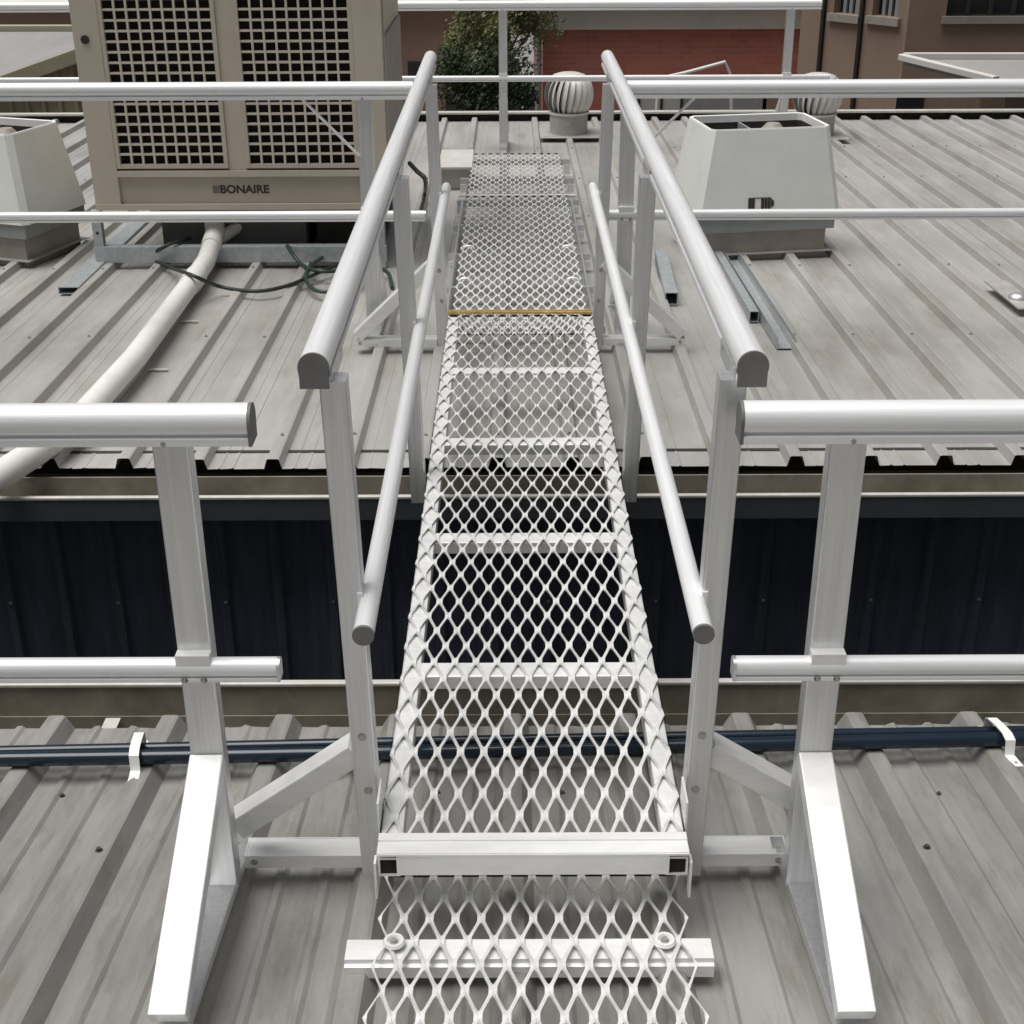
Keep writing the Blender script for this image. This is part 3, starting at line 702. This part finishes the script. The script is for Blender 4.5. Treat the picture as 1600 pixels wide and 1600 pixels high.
# long purlins beside the other side of the rail
def cpurlin(label, P0, P1, w=.085, h=.055):
    pr = [(-w/2, h), (-w/2, 0), (w/2, 0), (w/2, h), (w/2-.003, h), (w/2-.003, .003), (-w/2+.003, .003), (-w/2+.003, h)]
    return tag(MB().sweep(pr[::-1], P0, P1).build('steel_channel', 'galv'), label, 'steel channel')
P0 = fr(1228, 545, -.028); P1 = fr(1128, 385, -.028)
cpurlin('galvanised steel channel lying open side up along the roof ribs near the white cowl', P0, P1, .078, .05)
P0 = fr(1178, 503, -.028); P1 = fr(1112, 390, -.028); P0.z = fz(P0.y)-.03; P1.z = fz(P1.y)-.03
tag(MB().sweep(rrect(.042, .05, .003, 2, cy=.026), P0, P1, inner=rrect(.036, .044, .002, 2, cy=.026)).build('steel_tube', 'galv', None, 12), 'long galvanised tube lying against the open steel channel', 'steel tube')
P0 = fr(108, 460, -.028); P1 = fr(225, 348, -.028)
tag(MB().sweep(rrect(.10, .035, .003, 2, cy=.019), P0, P1, inner=rrect(.092, .027, .002, 2, cy=.019)).build('steel_tube', 'galv', None, 12), 'flat galvanised tube lying under the air conditioner stand, dark end out', 'steel tube')
# plate with a dome bolt near the frame edge of the roof
q = fr(1572, 470, .003); pl = MB()
mt = Matrix.Translation((q.x+.06, q.y+.02, fz(q.y)-.0+.003)) @ Matrix.Rotation(R(2), 4, 'Z')
pl.box(-.055, .055, -.16, .30, 0, .006, mt); plo = tag(pl.build('anchor_plate', 'turbbase'), 'galvanised anchor plate with a large dome bolt on the pale roof', 'roof anchor')
MB().tube([mt @ Vector((0, 0, .005)), mt @ Vector((0, 0, .02)), mt @ Vector((0, 0, .03)), mt @ Vector((0, 0, .033))], [.045, .042, .025, .004], 18).build('dome_bolt', 'alu', plo, 50)

# low grey box on the roof beside the far mesh strip
q0 = fr(690, 288, 0); q1 = fr(733, 288, 0)
rbx = MB().box(q0.x, q1.x, q0.y, q0.y+.55, fz(q0.y)-.03, fz(q0.y)+.10).build('roof_box', 'turbbase')
tag(rbx, 'low grey sheet-metal box on the roof beside the far mesh strip, behind the handrail', 'roof box')
MB().box(q0.x-.02, q1.x+.02, q0.y-.02, q0.y+.57, fz(q0.y)+.101, fz(q0.y)+.115).build('lid', 'turb', rbx)

# ================================================================== BACKGROUND
# red brick building
BY = 22.
def bq(x, y): return atY(x, y, BY)
rbx0, rbx1 = bq(848, 100).x, 9.5
zt_, zf0, zf1 = bq(1000, 12).z, bq(1000, 14).z, bq(1000, 45).z
rb_ = empty('brick_building', ((rbx0+rbx1)/2, BY+3, GZ), 'low red brick building with a pale fascia and white-framed windows', 'building')
MB().box(rbx0, rbx1, BY, BY+9, GZ, zf1+.01).build('wall', 'brick', rb_)
MB().box(rbx0-.06, rbx1, BY-.10, BY-.02, zf1, zf0).build('fascia', 'fascia', rb_)
MB().box(rbx0-.12, rbx1, BY-.24, BY+9, zf0+.002, zf0+.10).build('roof', 'wtrim', rb_)
MB().box(rbx0-.16, rbx0-.02, BY-.26, BY-.12, zf1+.02, zf0).build('gutter_end', 'wtrim', rb_)
MB().tube([(rbx0-.07, BY-.08, GZ), (rbx0-.07, BY-.08, zf1)], .05, 10).build('downpipe', 'gbase', rb_, 40)
for x0_, x1_, y0_, y1_, m_ in ((1000, 1060, 150, 215, 'panel'), (1066, 1192, 150, 230, 'gbase'), (1192, 1222, 150, 240, 'brown')):
    a = bq(x0_, y0_); c = bq(x1_, y1_)
    w = MB().box(a.x, c.x, BY-.03, BY-.012, c.z, a.z).build('window', m_, rb_)
    if m_ == 'panel':
        for xx in (a.x-.04, (a.x+c.x)/2, c.x+.0):
            MB().box(xx, xx+.045, BY-.05, BY-.031, c.z-.05, a.z+.02).build('frame', 'dark', w)
# brown rendered buildings
RY = 16.5
def rq(x, y): return atY(x, y, RY)
br = empty('brown_building', (rq(1500, 100).x, RY+3, GZ), 'tall brown rendered building with dark windows beside the red brick one', 'building')
cx_ = rq(1415, 60).x
wx0, wx1, wz0 = rq(1478, 24).x, rq(1622, 24).x, rq(1500, 25).z
g = MB(); g.box(cx_, wx0, RY, RY+6, GZ, 6); g.box(wx1, cx_+9, RY, RY+6, GZ, 6); g.box(wx0, wx1, RY, RY+6, GZ, wz0); g.box(wx0, wx1, RY, RY+6, wz0+1.4, 6)
g.build('wall', 'brown', br)
w = MB().box(wx0, wx1, RY+.12, RY+.14, wz0, wz0+1.4).build('window', 'glass', br)
for i in range(1, 4): xx = wx0+(wx1-wx0)*i/4; MB().box(xx-.03, xx+.03, RY+.08, RY+.12, wz0, wz0+1.4).build('mullion', 'dark', w)
MB().box(wx0-.05, wx1+.05, RY-.06, RY+.1, wz0-.09, wz0).build('sill', 'curb', w)
# angled wing of the same building, receding from the corner
ang = R(52); wing = Matrix.Translation((cx_, RY+.15, 0)) @ Matrix.Rotation(math.pi-ang, 4, 'Z')
LW = 3.6
def wpt(x, y):      # pixel on the wing's face plane
    n_ = Vector((math.sin(ang), math.cos(ang), 0)); p0 = Vector((cx_, RY+.15, 0)); d = ray(x, y); t = (p0-CAM).dot(n_)/d.dot(n_); q_ = CAM+d*t
    return (q_-p0).dot(Vector((-math.cos(ang), math.sin(ang), 0))), q_.z
wins = []
for xa, xb, yb in ((1302, 1340, 22), (1362, 1402, 26)):
    a = wpt(xa, yb); c = wpt(xb, yb); wins.append((min(a[0], c[0]), max(a[0], c[0]), (a[1]+c[1])/2))
wins.sort()
g = MB(); last = 0
LW = wpt(1246, 100)[0]
for u0, u1, z0 in wins:
    g.box(last, u0, -4, 0, GZ, 6, wing); g.box(u0, u1, -4, 0, GZ, z0, wing); g.box(u0, u1, -4, 0, z0+1.2, 6, wing); last = u1
g.box(last, LW, -4, 0, GZ, 6, wing)
g.build('wing_wall', 'brown', br)
for u0, u1, z0 in wins:
    w = MB().box(u0, u1, -.16, -.14, z0, z0+1.2, wing).build('window', 'glass', br)
    for i in (1, 2, 3): MB().box(u0+(u1-u0)*i/4-.025, u0+(u1-u0)*i/4+.025, -.14, -.10, z0, z0+1.2, wing).build('window_bar', 'gbase', w)
    MB().box(u0-.06, u1+.06, -.05, .06, z0-.10, z0-.002, wing).build('sill', 'curb', w)
    MB().box(u1+.12, u1+.17, .0, .05, z0-1.3, z0+1.5, wing).build('downpipe', 'pad', br)
# lean-to roof in front of the brown building
ly = 13.8
a = atY(1410, 89, ly); c = atY(1468, 98, ly); 
lt = empty('lean_to', (a.x+2, ly-.6, GZ), 'low lean-to with grey roof and pale capping against the brown building', 'shed')
rA = atY(1412, 92, ly); rB = Vector((rA.x+5, ly, rA.z-.02)); f0 = atY(1560, 128, ly-1.2); f1 = Vector((f0.x+4, f0.y, f0.z-.02))
g = MB(); g.add([rA, rB, f1, f0, rA-Vector((0, 0, .06)), rB-Vector((0, 0, .06)), f1-Vector((0, 0, .06)), f0-Vector((0, 0, .06))], [(0, 1, 2, 3), (7, 6, 5, 4), (0, 3, 7, 4), (1, 0, 4, 5), (2, 1, 5, 6), (3, 2, 6, 7)])
g.build('roof', 'tileroof', lt)
MB().sweep(rrect(.07, .07, .01), rA+Vector((0, 0, .03)), rB+Vector((0, 0, .03))).build('ridge_cap', 'fascia', lt, 12)
MB().sweep(rrect(.09, .07, .01), rA+Vector((-.03, 0, .02)), f0+Vector((-.03, 0, .02))).build('barge', 'fascia', lt, 12)
MB().box(f0.x+.2, f0.x+4, f0.y+.3, ly, GZ, f0.z-.02).build('wall', 'brown', lt)
a = atY(1421, 150, 15.9); c = atY(1462, 178, 15.9)
wd_ = MB().box(a.x, c.x, RY-.02, RY-.006, c.z-1.2, a.z).build('door', 'glass', br)
# bent pale pipe in front of the brick wall
bp_ = [atY(1030, 121, 20), atY(1070, 114, 20), atY(1133, 97, 20), atY(1142, 118, 20), atY(1144, 240, 20)]
tag(MB().tube([Vector((bp_[0].x-.1, 20, bp_[0].z-2.5))]+bp_, .028, 8).build('bent_pipe', 'wtrim', None, 40), 'thin pale bent pipe frame standing before the red brick wall', 'pipe')

# long brown building behind the air conditioner
LY = 26.
def lq(x, y): return atY(x, y, LY)
lb = empty('brown_building', (lq(300, 60).x, LY+3, GZ), 'long brown rendered building beyond the olive shed, behind the air conditioner', 'building')
xr = lq(722, 60).x
MB().box(lq(-400, 60).x, xr, LY, LY+6, GZ, lq(600, 11).z).build('wall', 'brown', lb)
MB().box(lq(-400, 60).x, xr+.15, LY-.2, LY+6.2, lq(600, 11).z, lq(600, 5).z).build('roof_edge', 'fascia', lb)
for xx in (641, 651, 661):
    a = lq(xx, 100); MB().box(a.x-.05, a.x+.07, LY-.03, LY-.01, a.z-.6, a.z+.05).build('vent_slot', 'dark', lb)
a = lq(694, 66); MB().box(a.x, xr-.02, LY-.04, LY-.02, GZ, a.z).build('roller_door', 'dark', lb)
# olive shed
oy = 15.
sh = empty('olive_shed', (atY(60, 100, oy).x, oy+3, GZ), 'olive ribbed metal shed with grey roof and pale sloping barge', 'shed')
A = atY(22, 115, oy); B = atY(150, 69, oy); ra = atY(-330, 48.5, 21.); rb2 = atY(150, 48, 21.)
A2 = A+(A-B)*2.2
g = MB(); g.add([A2, B, rb2, Vector((ra.x, 21, ra.z-.0))]+[p_-Vector((0, 0, .12)) for p_ in (A2, B, rb2, Vector((ra.x, 21, ra.z)))], [(0, 1, 2), (0, 2, 3), (4, 6, 5), (4, 7, 6), (0, 4, 5, 1), (1, 5, 6, 2), (2, 6, 7, 3), (3, 7, 4, 0)])
g.build('roof', 'tileroof', sh)
MB().sweep(rrect(.10, .16, .01), A2+Vector((0, -.05, -.05)), B+Vector((0, -.05, -.05))).build('barge', 'oliveb', sh, 12)
MB().sweep(rrect(.12, .10, .02), Vector((ra.x, 21, ra.z+.04)), rb2+Vector((0, 0, .04))).build('ridge_cap', 'oliveb', sh, 12)
mb = MB(); n = 0; vs = []; x_ = A2.x; rows = []
while x_ < B.x:
    for dx, dy in ((0, 0), (.09, 0), (.11, -.035), (.15, -.035), (.17, 0)):
        xx = x_+dx; zz = A.z+(B.z-A.z)*(xx-A.x)/(B.x-A.x)-.10
        vs += [(xx, oy+.06+dy, GZ), (xx, oy+.06+dy, zz)]; n += 1
    x_ += .2
mb.add(vs, [(2*i, 2*i+2, 2*i+3, 2*i+1) for i in range(n-1)]); mb.build('wall', 'olive', sh)
# grey fence panel near the tree
fy_ = 19.
a = atY(797, 128, fy_); c = atY(838, 178, fy_)
fe = empty('fence_panel', (a.x+.3, fy_, GZ), 'grey panel fence between the tree and the red brick building', 'fence')
for i in range(2):
    x0_ = a.x+i*(c.x-a.x)/2; MB().box(x0_+.01, x0_+(c.x-a.x)/2-.02, fy_, fy_+.04, GZ, a.z-.05*i).build('panel', 'gbase', fe)
MB().box(a.x-.03, c.x+.03, fy_-.03, fy_+.07, a.z+.002, a.z+.06).build('top_rail', 'wtrim', fe)

# trees: tapered trunk, limbs, crown of leaf-sized faces
def tree(label, X, Y, top, spread, m, nclump, nleaf, seed, zlow, ls=.11):
    rnd = random.Random(seed)
    e = empty('tree', (X, Y, GZ), label, 'tree')
    t = MB(); ht = top-GZ
    t.tube([(X, Y, GZ-.1), (X+.05, Y, GZ+ht*.3), (X-.08, Y, GZ+ht*.6), (X, Y, GZ+ht*.85)], [.16, .13, .08, .03], 9)
    cl = []
    for i in range(nclump):
        z = zlow+(top-zlow)*rnd.random()**.8; k_ = 1-.55*((z-zlow)/(top-zlow))**2
        a = rnd.random()*6.283; r_ = spread*k_*math.sqrt(rnd.random())
        c_ = Vector((X+r_*math.cos(a), Y+r_*math.sin(a), z)); cl.append((c_, rnd.uniform(.22, .5)))
        if i % 3 == 0: t.tube([(X, Y, max(GZ+1, z-1.0)), ((X+c_.x)/2, (Y+c_.y)/2, z-.45), c_], [.04, .025, .008], 5)
    t.build('trunk', 'bark', e, 60)
    vs = []; fs = []
    for i in range(nleaf):
        c_, r_ = rnd.choice(cl); v = Vector((rnd.gauss(0, 1), rnd.gauss(0, 1), rnd.gauss(0, 1))).normalized()*r_*rnd.random()**.4
        p_ = c_+v; n_ = Vector((rnd.gauss(0, 1), rnd.gauss(0, 1), rnd.gauss(0, 1)+.5)).normalized(); a = n_.orthogonal().normalized(); b_ = n_.cross(a)
        s_ = ls*rnd.uniform(.6, 1.3); w = s_*.45; k_ = len(vs)
        vs += [p_-a*s_*.5, p_+b_*w*.5, p_+a*s_*.5, p_-b_*w*.5]; fs.append((k_, k_+1, k_+2, k_+3))
    me = bpy.data.meshes.new('crown'); me.from_pydata([tuple(v) for v in vs], [], fs); me.materials.append(M[m])
    ob = bpy.data.objects.new('crown', me); COL.objects.link(ob); par(ob, e)
p_ = atY(772, 60, 20.5)
tree('olive-green leafy tree between the brown building and the red brick building', p_.x, 20.5, .9, .78, 'leaf', 44, 26000, 3, -1.7, .075)
p_ = atY(745, 150, 18.5)
tree('dark dense evergreen bush below the olive-green tree', p_.x, 18.5, -.95, 1.1, 'leafd', 34, 18000, 5, -3.2, .075)
